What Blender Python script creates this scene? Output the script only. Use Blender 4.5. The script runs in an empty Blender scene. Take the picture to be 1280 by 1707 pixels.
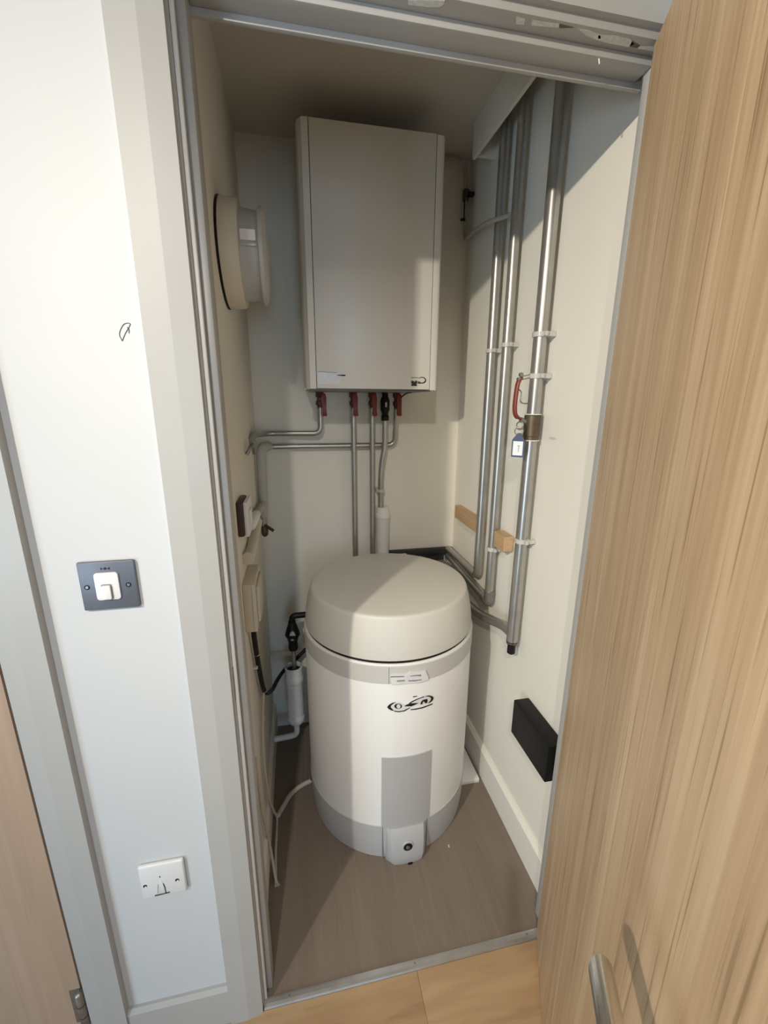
import bpy, bmesh, math, random
from mathutils import Vector, Matrix
random.seed(7)
S = bpy.context.scene
COL = S.collection

# ------------------------------------------------------------------ camera
cam_d = bpy.data.cameras.new('camera')
cam = bpy.data.objects.new('camera', cam_d); COL.objects.link(cam)
cam_d.sensor_fit = 'HORIZONTAL'; cam_d.sensor_width = 36.0
cam_d.lens = 36.0 * 703.389 / 1280.0
cam_d.clip_start = 0.02
RX, RY, RZ = (0.980240, -0.197746, 0.005081), (0.044638, 0.246153, 0.968202), (-0.192709, -0.948844, 0.250116)
cam.matrix_world = Matrix(((RX[0], RY[0], RZ[0], 0.14112), (RX[1], RY[1], RZ[1], -0.73651), (RX[2], RY[2], RZ[2], 1.42315), (0, 0, 0, 1)))
S.camera = cam

# ------------------------------------------------------------------ light
S.view_settings.view_transform = 'Standard'
S.view_settings.look = 'None'
S.view_settings.gamma = 1.0
S.view_settings.use_curve_mapping = False
S.view_settings.exposure = 0.0
W = bpy.data.worlds.new('world'); S.world = W; W.use_nodes = True
W.node_tree.nodes['Background'].inputs[0].default_value = (1.0, 0.95, 0.88, 1)
W.node_tree.nodes['Background'].inputs[1].default_value = 0.24

def area(name, loc, target, sx, sy, power, col):
    L = bpy.data.lights.new(name, 'AREA'); L.shape = 'RECTANGLE'; L.size = sx; L.size_y = sy
    L.energy = power; L.color = col
    o = bpy.data.objects.new(name, L); COL.objects.link(o); o.location = loc
    o.rotation_euler = (Vector(target) - Vector(loc)).to_track_quat('-Z', 'Y').to_euler()
    return o
# daylight of the glazed outer door at the far end of the hall, behind the camera
area('hall_door_daylight', (-2.00, -2.10, 0.75), (-0.15, 0, 0.50), 0.80, 1.2, 34, (0.60, 0.81, 1.0))
# and of the window straight behind the camera
area('hall_window_daylight', (0.30, -3.3, 1.25), (0.1, 0, 1.0), 0.50, 1.1, 15, (0.52, 0.76, 1.0))
# two adjustable hall ceiling spotlights turned towards the cupboard (their fittings are built further down)
SPOTS = [((-1.10, -1.40, 2.25), (1.45, 0.20, 0.95), 186, 84, (1.0, 0.89, 0.73)),
         ((-0.15, -1.60, 2.38), (0.42, 0.30, 0.55), 76, 62, (1.0, 0.95, 0.88))]
for _loc, _aim, _pw, _deg, _col in SPOTS:
    pl = bpy.data.lights.new('hall_spot_bulb', 'SPOT'); pl.energy = _pw; pl.color = _col; pl.shadow_soft_size = 0.03
    pl.spot_size = math.radians(_deg); pl.spot_blend = 1.0
    plo = bpy.data.objects.new('hall_spot_bulb', pl); COL.objects.link(plo); plo.location = _loc
    plo.rotation_euler = (Vector(_aim) - Vector(_loc)).to_track_quat('-Z', 'Y').to_euler()

# ------------------------------------------------------------------ materials
def new_mat(name):
    m = bpy.data.materials.new(name); m.use_nodes = True
    return m, m.node_tree.nodes, m.node_tree.links, m.node_tree.nodes['Principled BSDF']
def plain(name, col, rough=0.5, metal=0.0, var=0.06, scale=6.0, bump=0.0, bscale=120.0, spec=0.5):
    """base colour with a faint noise variation and optional fine relief"""
    m, N, L, B = new_mat(name)
    tc = N.new('ShaderNodeTexCoord')
    nz = N.new('ShaderNodeTexNoise'); nz.inputs['Scale'].default_value = scale; nz.inputs['Detail'].default_value = 4
    L.new(tc.outputs['Object'], nz.inputs['Vector'])
    rp = N.new('ShaderNodeValToRGB')
    rp.color_ramp.elements[0].position = 0.3; rp.color_ramp.elements[1].position = 0.7
    rp.color_ramp.elements[0].color = (*[c * (1 - var) for c in col], 1)
    rp.color_ramp.elements[1].color = (*[min(1, c * (1 + var * .6)) for c in col], 1)
    L.new(nz.outputs['Fac'], rp.inputs['Fac']); L.new(rp.outputs['Color'], B.inputs['Base Color'])
    B.inputs['Roughness'].default_value = rough; B.inputs['Metallic'].default_value = metal
    B.inputs['Specular IOR Level'].default_value = spec
    if bump:
        n2 = N.new('ShaderNodeTexNoise'); n2.inputs['Scale'].default_value = bscale; n2.inputs['Detail'].default_value = 3
        L.new(tc.outputs['Object'], n2.inputs['Vector'])
        bp = N.new('ShaderNodeBump'); bp.inputs['Strength'].default_value = bump; bp.inputs['Distance'].default_value = 0.002
        L.new(n2.outputs['Fac'], bp.inputs['Height']); L.new(bp.outputs['Normal'], B.inputs['Normal'])
    return m
def wood(name, cols, stretch, rough=0.4, scale=1.0, wave=0.35, bump=0.08):
    """grain: noise stretched along one axis, plus sparse dark lines"""
    m, N, L, B = new_mat(name)
    tc = N.new('ShaderNodeTexCoord'); mp = N.new('ShaderNodeMapping'); mp.inputs['Scale'].default_value = stretch
    L.new(tc.outputs['Object'], mp.inputs['Vector'])
    n0 = N.new('ShaderNodeTexNoise'); n0.inputs['Scale'].default_value = 0.55 * scale; n0.inputs['Detail'].default_value = 3
    n0.inputs['Distortion'].default_value = 0.4
    L.new(mp.outputs['Vector'], n0.inputs['Vector'])
    n1 = N.new('ShaderNodeTexNoise'); n1.inputs['Scale'].default_value = 2.6 * scale; n1.inputs['Detail'].default_value = 8
    n1.inputs['Roughness'].default_value = 0.6; n1.inputs['Distortion'].default_value = 0.25
    L.new(mp.outputs['Vector'], n1.inputs['Vector'])
    mx = N.new('ShaderNodeMix'); mx.data_type = 'FLOAT'; mx.inputs[0].default_value = 0.5
    L.new(n0.outputs['Fac'], mx.inputs[2]); L.new(n1.outputs['Fac'], mx.inputs[3])
    rp = N.new('ShaderNodeValToRGB'); e = rp.color_ramp.elements
    e[0].position = 0.34; e[0].color = (*cols[0], 1); e[1].position = 0.66; e[1].color = (*cols[2], 1)
    k = e.new(0.5); k.color = (*cols[1], 1)
    L.new(mx.outputs[0], rp.inputs['Fac'])
    # thin dark pores/lines
    n2 = N.new('ShaderNodeTexNoise'); n2.inputs['Scale'].default_value = 4.2 * scale; n2.inputs['Detail'].default_value = 2
    n2.inputs['Distortion'].default_value = 0.15
    L.new(mp.outputs['Vector'], n2.inputs['Vector'])
    r2 = N.new('ShaderNodeValToRGB'); f = r2.color_ramp.elements
    f[0].position = 0.30; f[0].color = (0.55, 0.50, 0.44, 1); f[1].position = 0.42; f[1].color = (1, 1, 1, 1)
    L.new(n2.outputs['Fac'], r2.inputs['Fac'])
    mm = N.new('ShaderNodeMix'); mm.data_type = 'RGBA'; mm.blend_type = 'MULTIPLY'; mm.inputs[0].default_value = wave
    L.new(rp.outputs['Color'], mm.inputs[6]); L.new(r2.outputs['Color'], mm.inputs[7])
    L.new(mm.outputs[2], B.inputs['Base Color'])
    B.inputs['Roughness'].default_value = rough
    bp = N.new('ShaderNodeBump'); bp.inputs['Strength'].default_value = bump; bp.inputs['Distance'].default_value = 0.002
    L.new(n1.outputs['Fac'], bp.inputs['Height']); L.new(bp.outputs['Normal'], B.inputs['Normal'])
    return m

M = {}
M['hall_wall'] = plain('hall_wall_paint', (0.56, 0.57, 0.575), 0.6, var=0.02, scale=2, bump=0.05, bscale=260)
M['cup_wall'] = plain('cupboard_wall_paint', (0.79, 0.76, 0.68), 0.6, var=0.03, scale=2, bump=0.06, bscale=240)
M['trim'] = plain('trim_satin_paint', (0.415, 0.41, 0.395), 0.38, var=0.03, scale=5, bump=0.04, bscale=90)
M['ceil'] = plain('ceiling_paint', (0.62, 0.59, 0.53), 0.8, var=0.03, scale=2)
M['door_oak'] = wood('oak_door_veneer', ((0.43, 0.285, 0.165), (0.54, 0.375, 0.222), (0.66, 0.485, 0.305)), (40, 40, 0.8), 0.42, 1.0, 0.85)
M['door_far'] = wood('far_door_veneer', ((0.38, 0.26, 0.18), (0.43, 0.30, 0.21), (0.48, 0.34, 0.245)), (22, 22, 0.7), 0.35, 1.0, 0.15)
M['oak_edge'] = wood('oak_door_lipping', ((0.25, 0.13, 0.06), (0.32, 0.18, 0.09), (0.38, 0.23, 0.12)), (30, 30, 0.9), 0.5)
M['floor_wood'] = wood('oak_laminate', ((0.37, 0.235, 0.125), (0.44, 0.29, 0.16), (0.51, 0.355, 0.205)), (2.2, 16, 16), 0.32, 0.8, 0.3, 0.04)
M['batten'] = wood('planed_batten', ((0.42, 0.27, 0.14), (0.50, 0.33, 0.18), (0.58, 0.40, 0.23)), (45, 3, 45), 0.6, 0.9, 0.4)
M['cup_floor'] = wood('cupboard_floor_board', ((0.185, 0.145, 0.112), (0.205, 0.162, 0.127), (0.225, 0.180, 0.143)), (42, 3.0, 10), 0.75, 0.8, 0.12, 0.2)
M['steel'] = plain('plated_pipe', (0.46, 0.45, 0.43), 0.33, 0.85, var=0.12, scale=14)
M['steel_dark'] = plain('dull_pipe', (0.30, 0.295, 0.29), 0.42, 0.8, var=0.15, scale=14)
M['pipe_paint'] = plain('painted_pipe', (0.40, 0.375, 0.33), 0.5, 0.0, var=0.05)
M['chrome'] = plain('brushed_lever_steel', (0.72, 0.70, 0.66), 0.28, 1.0, var=0.05, scale=30)
M['alu'] = plain('aluminium_strip', (0.52, 0.51, 0.50), 0.36, 0.8, var=0.10, scale=25)
M['clip'] = plain('clear_grey_clip', (0.50, 0.49, 0.46), 0.3, var=0.04)
M['white_pl'] = plain('white_plastic', (0.78, 0.77, 0.74), 0.35, var=0.03)
M['plate_white'] = plain('plate_white_plastic', (0.70, 0.70, 0.70), 0.3, var=0.02)
M['cream_pl'] = plain('cream_plastic', (0.64, 0.585, 0.475), 0.45, var=0.04)
M['boiler'] = plain('boiler_enamel', (0.73, 0.71, 0.665), 0.35, var=0.015)
M['cyl'] = plain('cylinder_white_jacket', (0.79, 0.785, 0.765), 0.42, var=0.02)
M['cyl_lid'] = plain('cylinder_lid_plastic', (0.62, 0.605, 0.555), 0.45, var=0.02, bump=0.05, bscale=300)
M['cyl_band'] = plain('cylinder_band_plastic', (0.56, 0.55, 0.52), 0.45, var=0.02)
M['cyl_base'] = plain('cylinder_base_plastic', (0.45, 0.455, 0.46), 0.45, var=0.02)
M['cyl_panel'] = plain('cylinder_panel_plastic', (0.43, 0.43, 0.425), 0.45, var=0.02)
M['black'] = plain('black_plastic', (0.009, 0.009, 0.009), 0.45, var=0.2, spec=0.25)
M['valve_dark'] = plain('dark_valve_body', (0.13, 0.055, 0.035), 0.45, 0.3, var=0.3, scale=60)
M['cable'] = plain('off_white_cable', (0.56, 0.52, 0.44), 0.45, var=0.04)
M['ink'] = plain('black_ink', (0.008, 0.008, 0.01), 0.5, var=0.1)
M['ink_soft'] = plain('grey_ink', (0.22, 0.22, 0.22), 0.5, var=0.1)
M['badge'] = plain('badge_foil', (0.56, 0.56, 0.56), 0.4, 0.2, var=0.08, scale=60)
M['dark'] = plain('dark_recess', (0.035, 0.028, 0.022), 0.7)
M['trunk'] = plain('black_insulation', (0.02, 0.021, 0.022), 0.6, var=0.2)
M['tray'] = plain('grey_tray', (0.17, 0.165, 0.155), 0.6, var=0.2, scale=30)
M['red'] = plain('red_lever', (0.23, 0.022, 0.014), 0.4, var=0.12)
M['red_brown'] = plain('red_brown_lever', (0.19, 0.035, 0.02), 0.42, var=0.12)
M['brass'] = plain('dull_brass', (0.13, 0.10, 0.062), 0.45, 0.6, var=0.2, scale=30)
M['brown_pl'] = plain('dark_brown_box', (0.055, 0.028, 0.016), 0.5)
M['gunmetal'] = plain('gunmetal_plate', (0.14, 0.155, 0.19), 0.45, 0.35, var=0.05)
M['blue'] = plain('navy_tag', (0.012, 0.02, 0.06), 0.35)
M['insul'] = plain('pale_grey_lagging', (0.50, 0.49, 0.44), 0.7, var=0.06, scale=20)
M['peel_w'] = plain('bare_filler', (0.72, 0.72, 0.68), 0.8, var=0.15, scale=150)
M['peel_g'] = plain('bare_wood_patch', (0.17, 0.13, 0.11), 0.8, var=0.2, scale=80)
M['fan_grey'] = plain('fan_grey_plastic', (0.47, 0.465, 0.44), 0.4, var=0.06)
M['hinge'] = plain('dull_hinge_steel', (0.34, 0.33, 0.31), 0.4, 0.85, var=0.2, scale=60)
M['scuff'] = plain('faint_scuff', (0.60, 0.57, 0.50), 0.6, var=0.1)
M['glow'], _n, _l, _b = new_mat('lamp_diffuser')
_b.inputs['Base Color'].default_value = (0.9, 0.88, 0.82, 1)
_b.inputs['Emission Color'].default_value = (1, 0.87, 0.7, 1); _b.inputs['Emission Strength'].default_value = 2.0

# ------------------------------------------------------------------ helpers
def bbase(bm):
    xs = [v.co.x for v in bm.verts]; ys = [v.co.y for v in bm.verts]; zs = [v.co.z for v in bm.verts]
    return Vector(((min(xs) + max(xs)) / 2, (min(ys) + max(ys)) / 2, min(zs)))
def wpos(o):
    p = Vector((0, 0, 0))
    while o is not None:
        p = p + o.location; o = o.parent
    return p
def obj(name, bm, mat, parent=None, smooth=None, loc=None):
    """bm is in world coordinates; the object's origin goes to the piece's base"""
    base = Vector(loc) if loc is not None else bbase(bm)
    bmesh.ops.recalc_face_normals(bm, faces=bm.faces)
    bmesh.ops.translate(bm, verts=bm.verts, vec=-base)
    me = bpy.data.meshes.new(name); bm.to_mesh(me); bm.free()
    me.materials.append(M[mat] if isinstance(mat, str) else mat)
    if smooth is not None:
        me.polygons.foreach_set('use_smooth', [True] * len(me.polygons))
        me.set_sharp_from_angle(angle=math.radians(smooth))
    o = bpy.data.objects.new(name, me); COL.objects.link(o)
    if parent is not None:
        o.parent = parent; o.location = base - wpos(parent)
    else:
        o.location = base
    return o
def tag(o, label=None, cat=None, group=None, kind=None):
    if label: o['label'] = label
    if cat: o['category'] = cat
    if group: o['group'] = group
    if kind: o['kind'] = kind
    return o
def thing(name, label, cat, loc, group=None):
    o = bpy.data.objects.new(name, None); COL.objects.link(o); o.location = loc; o.empty_display_size = 0.05
    return tag(o, label, cat, group)
def struct(o, label=None):
    return tag(o, label, None, None, 'structure')
def B():
    return bmesh.new()
def bx(bm, x0, x1, y0, y1, z0, z1, bev=0.0, seg=2):
    vs = [bm.verts.new((x, y, z)) for x in (x0, x1) for y in (y0, y1) for z in (z0, z1)]
    fs = [(0, 1, 3, 2), (4, 6, 7, 5), (0, 4, 5, 1), (2, 3, 7, 6), (0, 2, 6, 4), (1, 5, 7, 3)]
    nf = [bm.faces.new([vs[i] for i in f]) for f in fs]
    if bev:
        es = list({e for f in nf for e in f.edges})
        bmesh.ops.bevel(bm, geom=es, offset=bev, segments=seg, affect='EDGES', profile=0.5)
    return bm
def box(name, x0, x1, y0, y1, z0, z1, mat, parent=None, bev=0.0, seg=2):
    return obj(name, bx(B(), x0, x1, y0, y1, z0, z1, bev, seg), mat, parent, 40 if bev else None)
def prism(bm, pts, axis, a0, a1, bev=0.0):
    """polygon pts in the plane across `axis`, extruded a0..a1. axis x: (y,z), y: (x,z), z: (x,y)"""
    def P(p, a):
        return {'x': (a, p[0], p[1]), 'y': (p[0], a, p[1]), 'z': (p[0], p[1], a)}[axis]
    A = [bm.verts.new(P(p, a0)) for p in pts]; C = [bm.verts.new(P(p, a1)) for p in pts]
    n = len(pts)
    f1 = bm.faces.new(A); f2 = bm.faces.new(list(reversed(C)))
    nf = [f1, f2]
    for i in range(n):
        nf.append(bm.faces.new((A[i], C[i], C[(i + 1) % n], A[(i + 1) % n])))
    if bev:
        es = list({e for f in (f1, f2) for e in f.edges})
        bmesh.ops.bevel(bm, geom=es, offset=bev, segments=2, affect='EDGES', profile=0.5)
    return bm
def lathe(bm, prof, c, axis='z', seg=48, cap=True):
    """profile [(r, t)] around an axis through c"""
    rings = []
    for r, t in prof:
        ring = []
        for k in range(seg):
            a = 2 * math.pi * k / seg; u, v = r * math.cos(a), r * math.sin(a)
            co = {'z': (c[0] + u, c[1] + v, c[2] + t), 'x': (c[0] + t, c[1] + u, c[2] + v), 'y': (c[0] + u, c[1] + t, c[2] + v)}[axis]
            ring.append(bm.verts.new(co))
        rings.append(ring)
    for i in range(len(rings) - 1):
        for k in range(seg):
            bm.faces.new((rings[i][k], rings[i][(k + 1) % seg], rings[i + 1][(k + 1) % seg], rings[i + 1][k]))
    if cap:
        bm.faces.new(rings[0]); bm.faces.new(list(reversed(rings[-1])))
    return bm
def fillet(pts, rad, n=6):
    pts = [Vector(p) for p in pts]; out = [pts[0]]
    for i in range(1, len(pts) - 1):
        a, b, c = pts[i - 1], pts[i], pts[i + 1]
        d1 = (a - b); d2 = (c - b); l = min(rad, d1.length * .45, d2.length * .45)
        p, q = b + d1.normalized() * l, b + d2.normalized() * l
        for k in range(n + 1):
            t = k / n
            out.append(p * (1 - t) ** 2 + b * 2 * t * (1 - t) + q * t ** 2)
    out.append(pts[-1])
    return out
def spline(pts, n=8):
    """Catmull-Rom through the points"""
    P = [Vector(p) for p in pts]; P = [P[0] * 2 - P[1]] + P + [P[-1] * 2 - P[-2]]; out = []
    for i in range(1, len(P) - 2):
        for k in range(n):
            t = k / n; a, b, c, d = P[i - 1], P[i], P[i + 1], P[i + 2]
            out.append(0.5 * ((2 * b) + (c - a) * t + (2 * a - 5 * b + 4 * c - d) * t * t + (3 * b - a - 3 * c + d) * t ** 3))
    out.append(P[-2])
    return out
def tube(bm, pts, r, seg=14, flat=None):
    pts = [Vector(p) for p in pts]; rings = []
    t0 = (pts[1] - pts[0]).normalized()
    up = Vector((0, 0, 1)) if abs(t0.z) < .9 else Vector((1, 0, 0))
    nrm = t0.cross(up).normalized()
    for i, p in enumerate(pts):
        t = (pts[min(i + 1, len(pts) - 1)] - pts[max(i - 1, 0)]).normalized()
        nrm = (nrm - t * nrm.dot(t)).normalized(); bn = t.cross(nrm)
        rr = r[i] if isinstance(r, (list, tuple)) else r
        rings.append([bm.verts.new(p + (nrm * math.cos(2 * math.pi * k / seg) + bn * math.sin(2 * math.pi * k / seg) * (flat or 1)) * rr) for k in range(seg)])
    for i in range(len(rings) - 1):
        for k in range(seg):
            bm.faces.new((rings[i][k], rings[i][(k + 1) % seg], rings[i + 1][(k + 1) % seg], rings[i + 1][k]))
    bm.faces.new(list(reversed(rings[0]))); bm.faces.new(rings[-1])
    return bm
def pipe(name, pts, r, mat, parent=None, rad=0.03, seg=16):
    return obj(name, tube(B(), fillet(pts, rad), r, seg), mat, parent, 50)
def ring_pts(cx, cy, r, n=12):
    return [(cx + r * math.cos(2 * math.pi * k / n), cy + r * math.sin(2 * math.pi * k / n)) for k in range(n)]

# traced print and marks (angle in degrees / metres)
LOGO = [('w', [(-11.18, 0.5776), (-9.73, 0.5875), (-7.3, 0.5927), (-5.08, 0.592), (-2.57, 0.5842), (-0.56, 0.5837), (2.45, 0.5926), (6.08, 0.5974), (9.85, 0.5983), (13.84, 0.5937), (15.8, 0.5841), (14.86, 0.5747), (13.14, 0.5718), (10.02, 0.5731), (6.73, 0.5757), (3.58, 0.573), (0.51, 0.5695), (-2.51, 0.5651), (-5.49, 0.5628), (-8.46, 0.5654), (-10.44, 0.5714)]), ('k', [(-12.31, 0.577), (-11.44, 0.5842), (-9.49, 0.5909), (-7.3, 0.5936), (-8.76, 0.5888), (-10.21, 0.5819), (-10.44, 0.5753), (-9.45, 0.5684), (-8.21, 0.5645), (-9.94, 0.5662), (-11.51, 0.5714)]), ('k', [(-3.65, 0.5786), (-3.87, 0.5748), (-4.49, 0.5721), (-5.4, 0.5707), (-6.42, 0.5711), (-7.33, 0.5731), (-7.97, 0.5763), (-8.2, 0.5802), (-7.98, 0.584), (-7.36, 0.5869), (-6.46, 0.5883), (-5.45, 0.588), (-4.53, 0.5859), (-3.89, 0.5825)]), ('w', [(-4.55, 0.579), (-4.66, 0.576), (-4.98, 0.5736), (-5.45, 0.5724), (-5.98, 0.5726), (-6.46, 0.5742), (-6.8, 0.5768), (-6.92, 0.5799), (-6.81, 0.5829), (-6.49, 0.5853), (-6.02, 0.5865), (-5.49, 0.5863), (-5.01, 0.5847), (-4.67, 0.5821)]), ('k', [(-2.05, 0.5791), (-0.56, 0.5829), (1.46, 0.585), (6.17, 0.5816), (4.6, 0.5782), (2.02, 0.5745), (0.74, 0.5756), (-0.54, 0.5766), (-1.95, 0.577)]), ('k', [(0.44, 0.5867), (2.97, 0.593), (6.08, 0.5971), (9.85, 0.5986), (9.97, 0.5967), (6.2, 0.5947), (3.24, 0.5899), (0.7, 0.5842)]), ('k', [(10.41, 0.5984), (13.24, 0.5967), (15.76, 0.589), (16.29, 0.5823), (15.45, 0.5751), (13.72, 0.5714), (12.56, 0.5713), (14.25, 0.5786), (14.61, 0.5852), (13.56, 0.5919)]), ('k', [(7.55, 0.5747), (7.88, 0.5823), (9.1, 0.5879), (11.6, 0.5872), (12.18, 0.5854), (11.98, 0.5736), (10.57, 0.5743), (10.63, 0.5814), (9.68, 0.5828), (8.98, 0.5809), (8.8, 0.5739)]), ('k', [(1.45, 0.5641), (4.15, 0.5632), (8.98, 0.563), (15.72, 0.565), (15.62, 0.5623), (9.27, 0.5597), (4.43, 0.5603), (1.56, 0.562)]), ('k', [(-8.46, 0.5646), (-5.49, 0.5617), (-2.5, 0.563), (1.01, 0.5711), (1.12, 0.569), (-2.24, 0.5606), (-5.48, 0.5594), (-7.96, 0.5619)]), ('k', [(2.65, 0.6058), (3.94, 0.6062), (5.24, 0.606), (5.31, 0.6042), (3.95, 0.6042), (2.81, 0.6039)])]
PLATE = [(-10.88, 0.6874), (-0.96, 0.6857), (0.5, 0.6907), (9.83, 0.6861), (11.81, 0.6605), (11.14, 0.6539), (6.3, 0.652), (-7.2, 0.6541), (-9.86, 0.6545)]
PTEXT = [[(-10.54, 0.6828), (-2.91, 0.6818), (-2.9, 0.6786), (-10.53, 0.6792)], [(0.55, 0.6803), (4.08, 0.6796), (6.94, 0.6781), (6.97, 0.6729), (4.1, 0.6769), (0.56, 0.6781)], [(-7.0, 0.6686), (-2.62, 0.6686), (-2.61, 0.6653), (-6.99, 0.6648)], [(-0.64, 0.6657), (3.14, 0.664), (7.3, 0.6625), (7.31, 0.6603), (3.41, 0.6604), (-0.63, 0.6635)]]
BADGE = [(0.2125, 1.5171), (0.2719, 1.5132), (0.2832, 1.511), (0.2812, 1.4808), (0.2113, 1.4802)]
BDASH = [[(0.2125, 1.5181), (0.2702, 1.5148), (0.2702, 1.5135), (0.2125, 1.5165)], [(0.2718, 1.5081), (0.2949, 1.5092), (0.2995, 1.5072), (0.2966, 1.5045), (0.2895, 1.505), (0.2718, 1.5064)]]
BLOGO = [[(0.5383, 1.5032), (0.5477, 1.5069), (0.5574, 1.5053), (0.5641, 1.4983), (0.5628, 1.4912), (0.556, 1.4865), (0.5349, 1.4848), (0.5349, 1.4873), (0.554, 1.4893), (0.5596, 1.4937), (0.5603, 1.4983), (0.5547, 1.5035), (0.547, 1.5044), (0.5395, 1.5018)], [(0.5128, 1.5042), (0.5371, 1.5046), (0.5371, 1.5032), (0.5128, 1.5028)], [(0.513, 1.494), (0.5194, 1.4941), (0.526, 1.4889), (0.5259, 1.4942), (0.5328, 1.4943), (0.533, 1.4855), (0.5292, 1.4837), (0.5331, 1.482), (0.5324, 1.4777), (0.5141, 1.4775), (0.514, 1.4835), (0.5177, 1.4846), (0.5132, 1.4859)], [(0.5347, 1.4926), (0.5443, 1.491), (0.5437, 1.4881), (0.5348, 1.4891)]]
PEEL = [('w', [(0.4896, 0.0065), (0.5051, 0.0073), (0.5088, 0.017), (0.4961, 0.0185)]), ('w', [(0.5169, 0.0071), (0.5606, 0.005), (0.5635, 0.011), (0.5204, 0.0158)]), ('g', [(0.5606, 0.005), (0.5861, 0.0061), (0.5648, 0.0112)]), ('w', [(0.5927, 0.0059), (0.613, 0.0055), (0.6344, 0.0093), (0.66, 0.006), (0.6867, 0.0067), (0.6995, 0.013), (0.6961, 0.0203), (0.6575, 0.0205), (0.6319, 0.0182), (0.6123, 0.014)]), ('g', [(0.6926, 0.0093), (0.7118, 0.0144), (0.71, 0.0193), (0.6962, 0.019)]), ('g', [(0.6325, 0.0105), (0.6365, 0.0104), (0.6405, 0.0156), (0.636, 0.0156)]), ('w', [(0.7131, 0.016), (0.7411, 0.0101), (0.7461, 0.0193), (0.7116, 0.0198)])]

# ================================================================== the setting
XL, XR, YB, HC = -0.017, 0.803, 0.972, 2.2786      # cupboard: left wall, right wall, back wall, ceiling
FT = 0.060                                          # thickness of the hall partition
LX, RX_ = 0.0, 0.762                                # faces of the door lining
HZ = 1.985                                          # soffit of the lining

# hall partition with the cupboard opening and the next door's opening
bm = B()
for x0, x1, z0, z1 in ((-2.2, -1.165, 0, 2.44), (-1.165, -0.345, 1.998, 2.44), (-0.345, -0.022, 0, 2.44),
                       (-0.022, 0.784, 2.005, 2.44), (0.784, 2.2, 0, 2.44)):
    bx(bm, x0, x1, 0, FT, z0, z1)
wall_front = struct(obj('wall_front', bm, 'hall_wall'), 'white painted hall wall around the cupboard doorway')
struct(box('wall_back', XL - .1, XR + .1, YB, YB + .1, 0, HC + .1, 'cup_wall'), 'cream back wall of the cupboard')
struct(box('wall_left', XL - .1, XL, FT, YB, 0, HC + .1, 'cup_wall'), 'cream left side wall of the cupboard')
wall_right = struct(box('wall_right', XR, XR + .1, FT, YB, 0, HC + .1, 'cup_wall'), 'cream right side wall of the cupboard behind the pipes')
struct(box('ceiling_cupboard', XL, XR, FT, YB, HC, HC + .1, 'ceil'), 'shadowed ceiling inside the cupboard')
struct(box('ceiling', -2.2, 2.2, -3.9, 0, 2.44, 2.50, 'ceil'), 'hall ceiling')
struct(box('floor_cupboard', XL, XR, 0.013, YB, -0.05, 0, 'cup_floor'), 'grey brown boarded cupboard floor')
floor = struct(box('floor', -2.2, 2.2, -3.9, 0.013, -0.06, -0.010, 'dark'), 'oak laminate hall floor')
# laminate boards, one object each
bw = 0.19; row = 0; y1 = -0.0085
while y1 > -3.6:
    y0 = max(y1 - bw, -3.6); off = (row * 0.53 + 1.078) % 1.22
    x0 = -2.2
    first = True
    while x0 < 2.2:
        x1 = min(x0 + (1.22 - off if first else 1.22), 2.2); first = False
        if x1 - x0 > .02 and y1 > -2.0:
            box('floorboard', x0 + .0002, x1 - .0002, y0 + .0002, y1 - .0002, -0.010, 0.0, 'floor_wood', floor, .0005, 1)
        x0 = x1
    y1 = y0; row += 1

# cupboard doorway: lining (left, right, head), stops, architraves
bm = B()
bx(bm, LX - .022, LX, 0, .074, 0, HZ + .02, .0015); bx(bm, RX_, RX_ + .022, 0, .058, 0, HZ + .02, .0015)
bx(bm, LX, RX_, 0, .074, HZ, HZ + .02, .0015)
lining = struct(obj('trim_1', bm, 'trim', None, 40), 'painted door lining of the cupboard')
box('door_stop', LX, LX + .018, .030, .072, 0, HZ, 'trim', lining, .002)
box('highlight_bead', LX, LX + .0065, .010, .019, 0, HZ, 'white_pl', lining, .002)  # white strip, its pale colour stands in for the bright edge highlight
box('door_stop', RX_ - .010, RX_, .030, .050, 0, HZ, 'trim', lining, .002)
box('door_stop', LX + .018, RX_ - .010, .030, .070, HZ - .013, HZ, 'trim', lining, .002)
box('head_lip', LX - .01, RX_ + .005, .070, .078, HZ - .022, HZ + .02, 'trim', lining, .001)
box('strike_plate', LX - .001, LX + .0012, .006, .029, .865, .935, 'hinge', lining)
box('strike_slot', LX + .0005, LX + .0018, .012, .024, .88, .92, 'dark', lining)
# architrave pieces, chamfered towards the opening
def arch_piece(name, side, xi, zt, parent):
    s = -1 if side == 'l' else 1
    prof = [(xi + s * .071, 0), (xi + s * .071, -.018), (xi + s * .032, -.018), (xi, -.012), (xi, 0)]
    bm = B()
    A = [bm.verts.new((x, y, 0)) for x, y in prof]
    C = [bm.verts.new((x, y, zt + abs(x - xi))) for x, y in prof]
    bm.faces.new(A); bm.faces.new(list(reversed(C)))
    for i in range(5): bm.faces.new((A[i], C[i], C[(i + 1) % 5], A[(i + 1) % 5]))
    return obj(name, bm, 'trim', parent)
def arch_head(name, x0, x1, zt, parent):
    prof = [(.071, 0), (.071, -.018), (.032, -.018), (0, -.012), (0, 0)]
    bm = B()
    A = [bm.verts.new((x0 - h, y, zt + h)) for h, y in prof]; C = [bm.verts.new((x1 + h, y, zt + h)) for h, y in prof]
    bm.faces.new(A); bm.faces.new(list(reversed(C)))
    for i in range(5): bm.faces.new((A[i], C[i], C[(i + 1) % 5], A[(i + 1) % 5]))
    return obj(name, bm, 'trim', parent)
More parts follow.
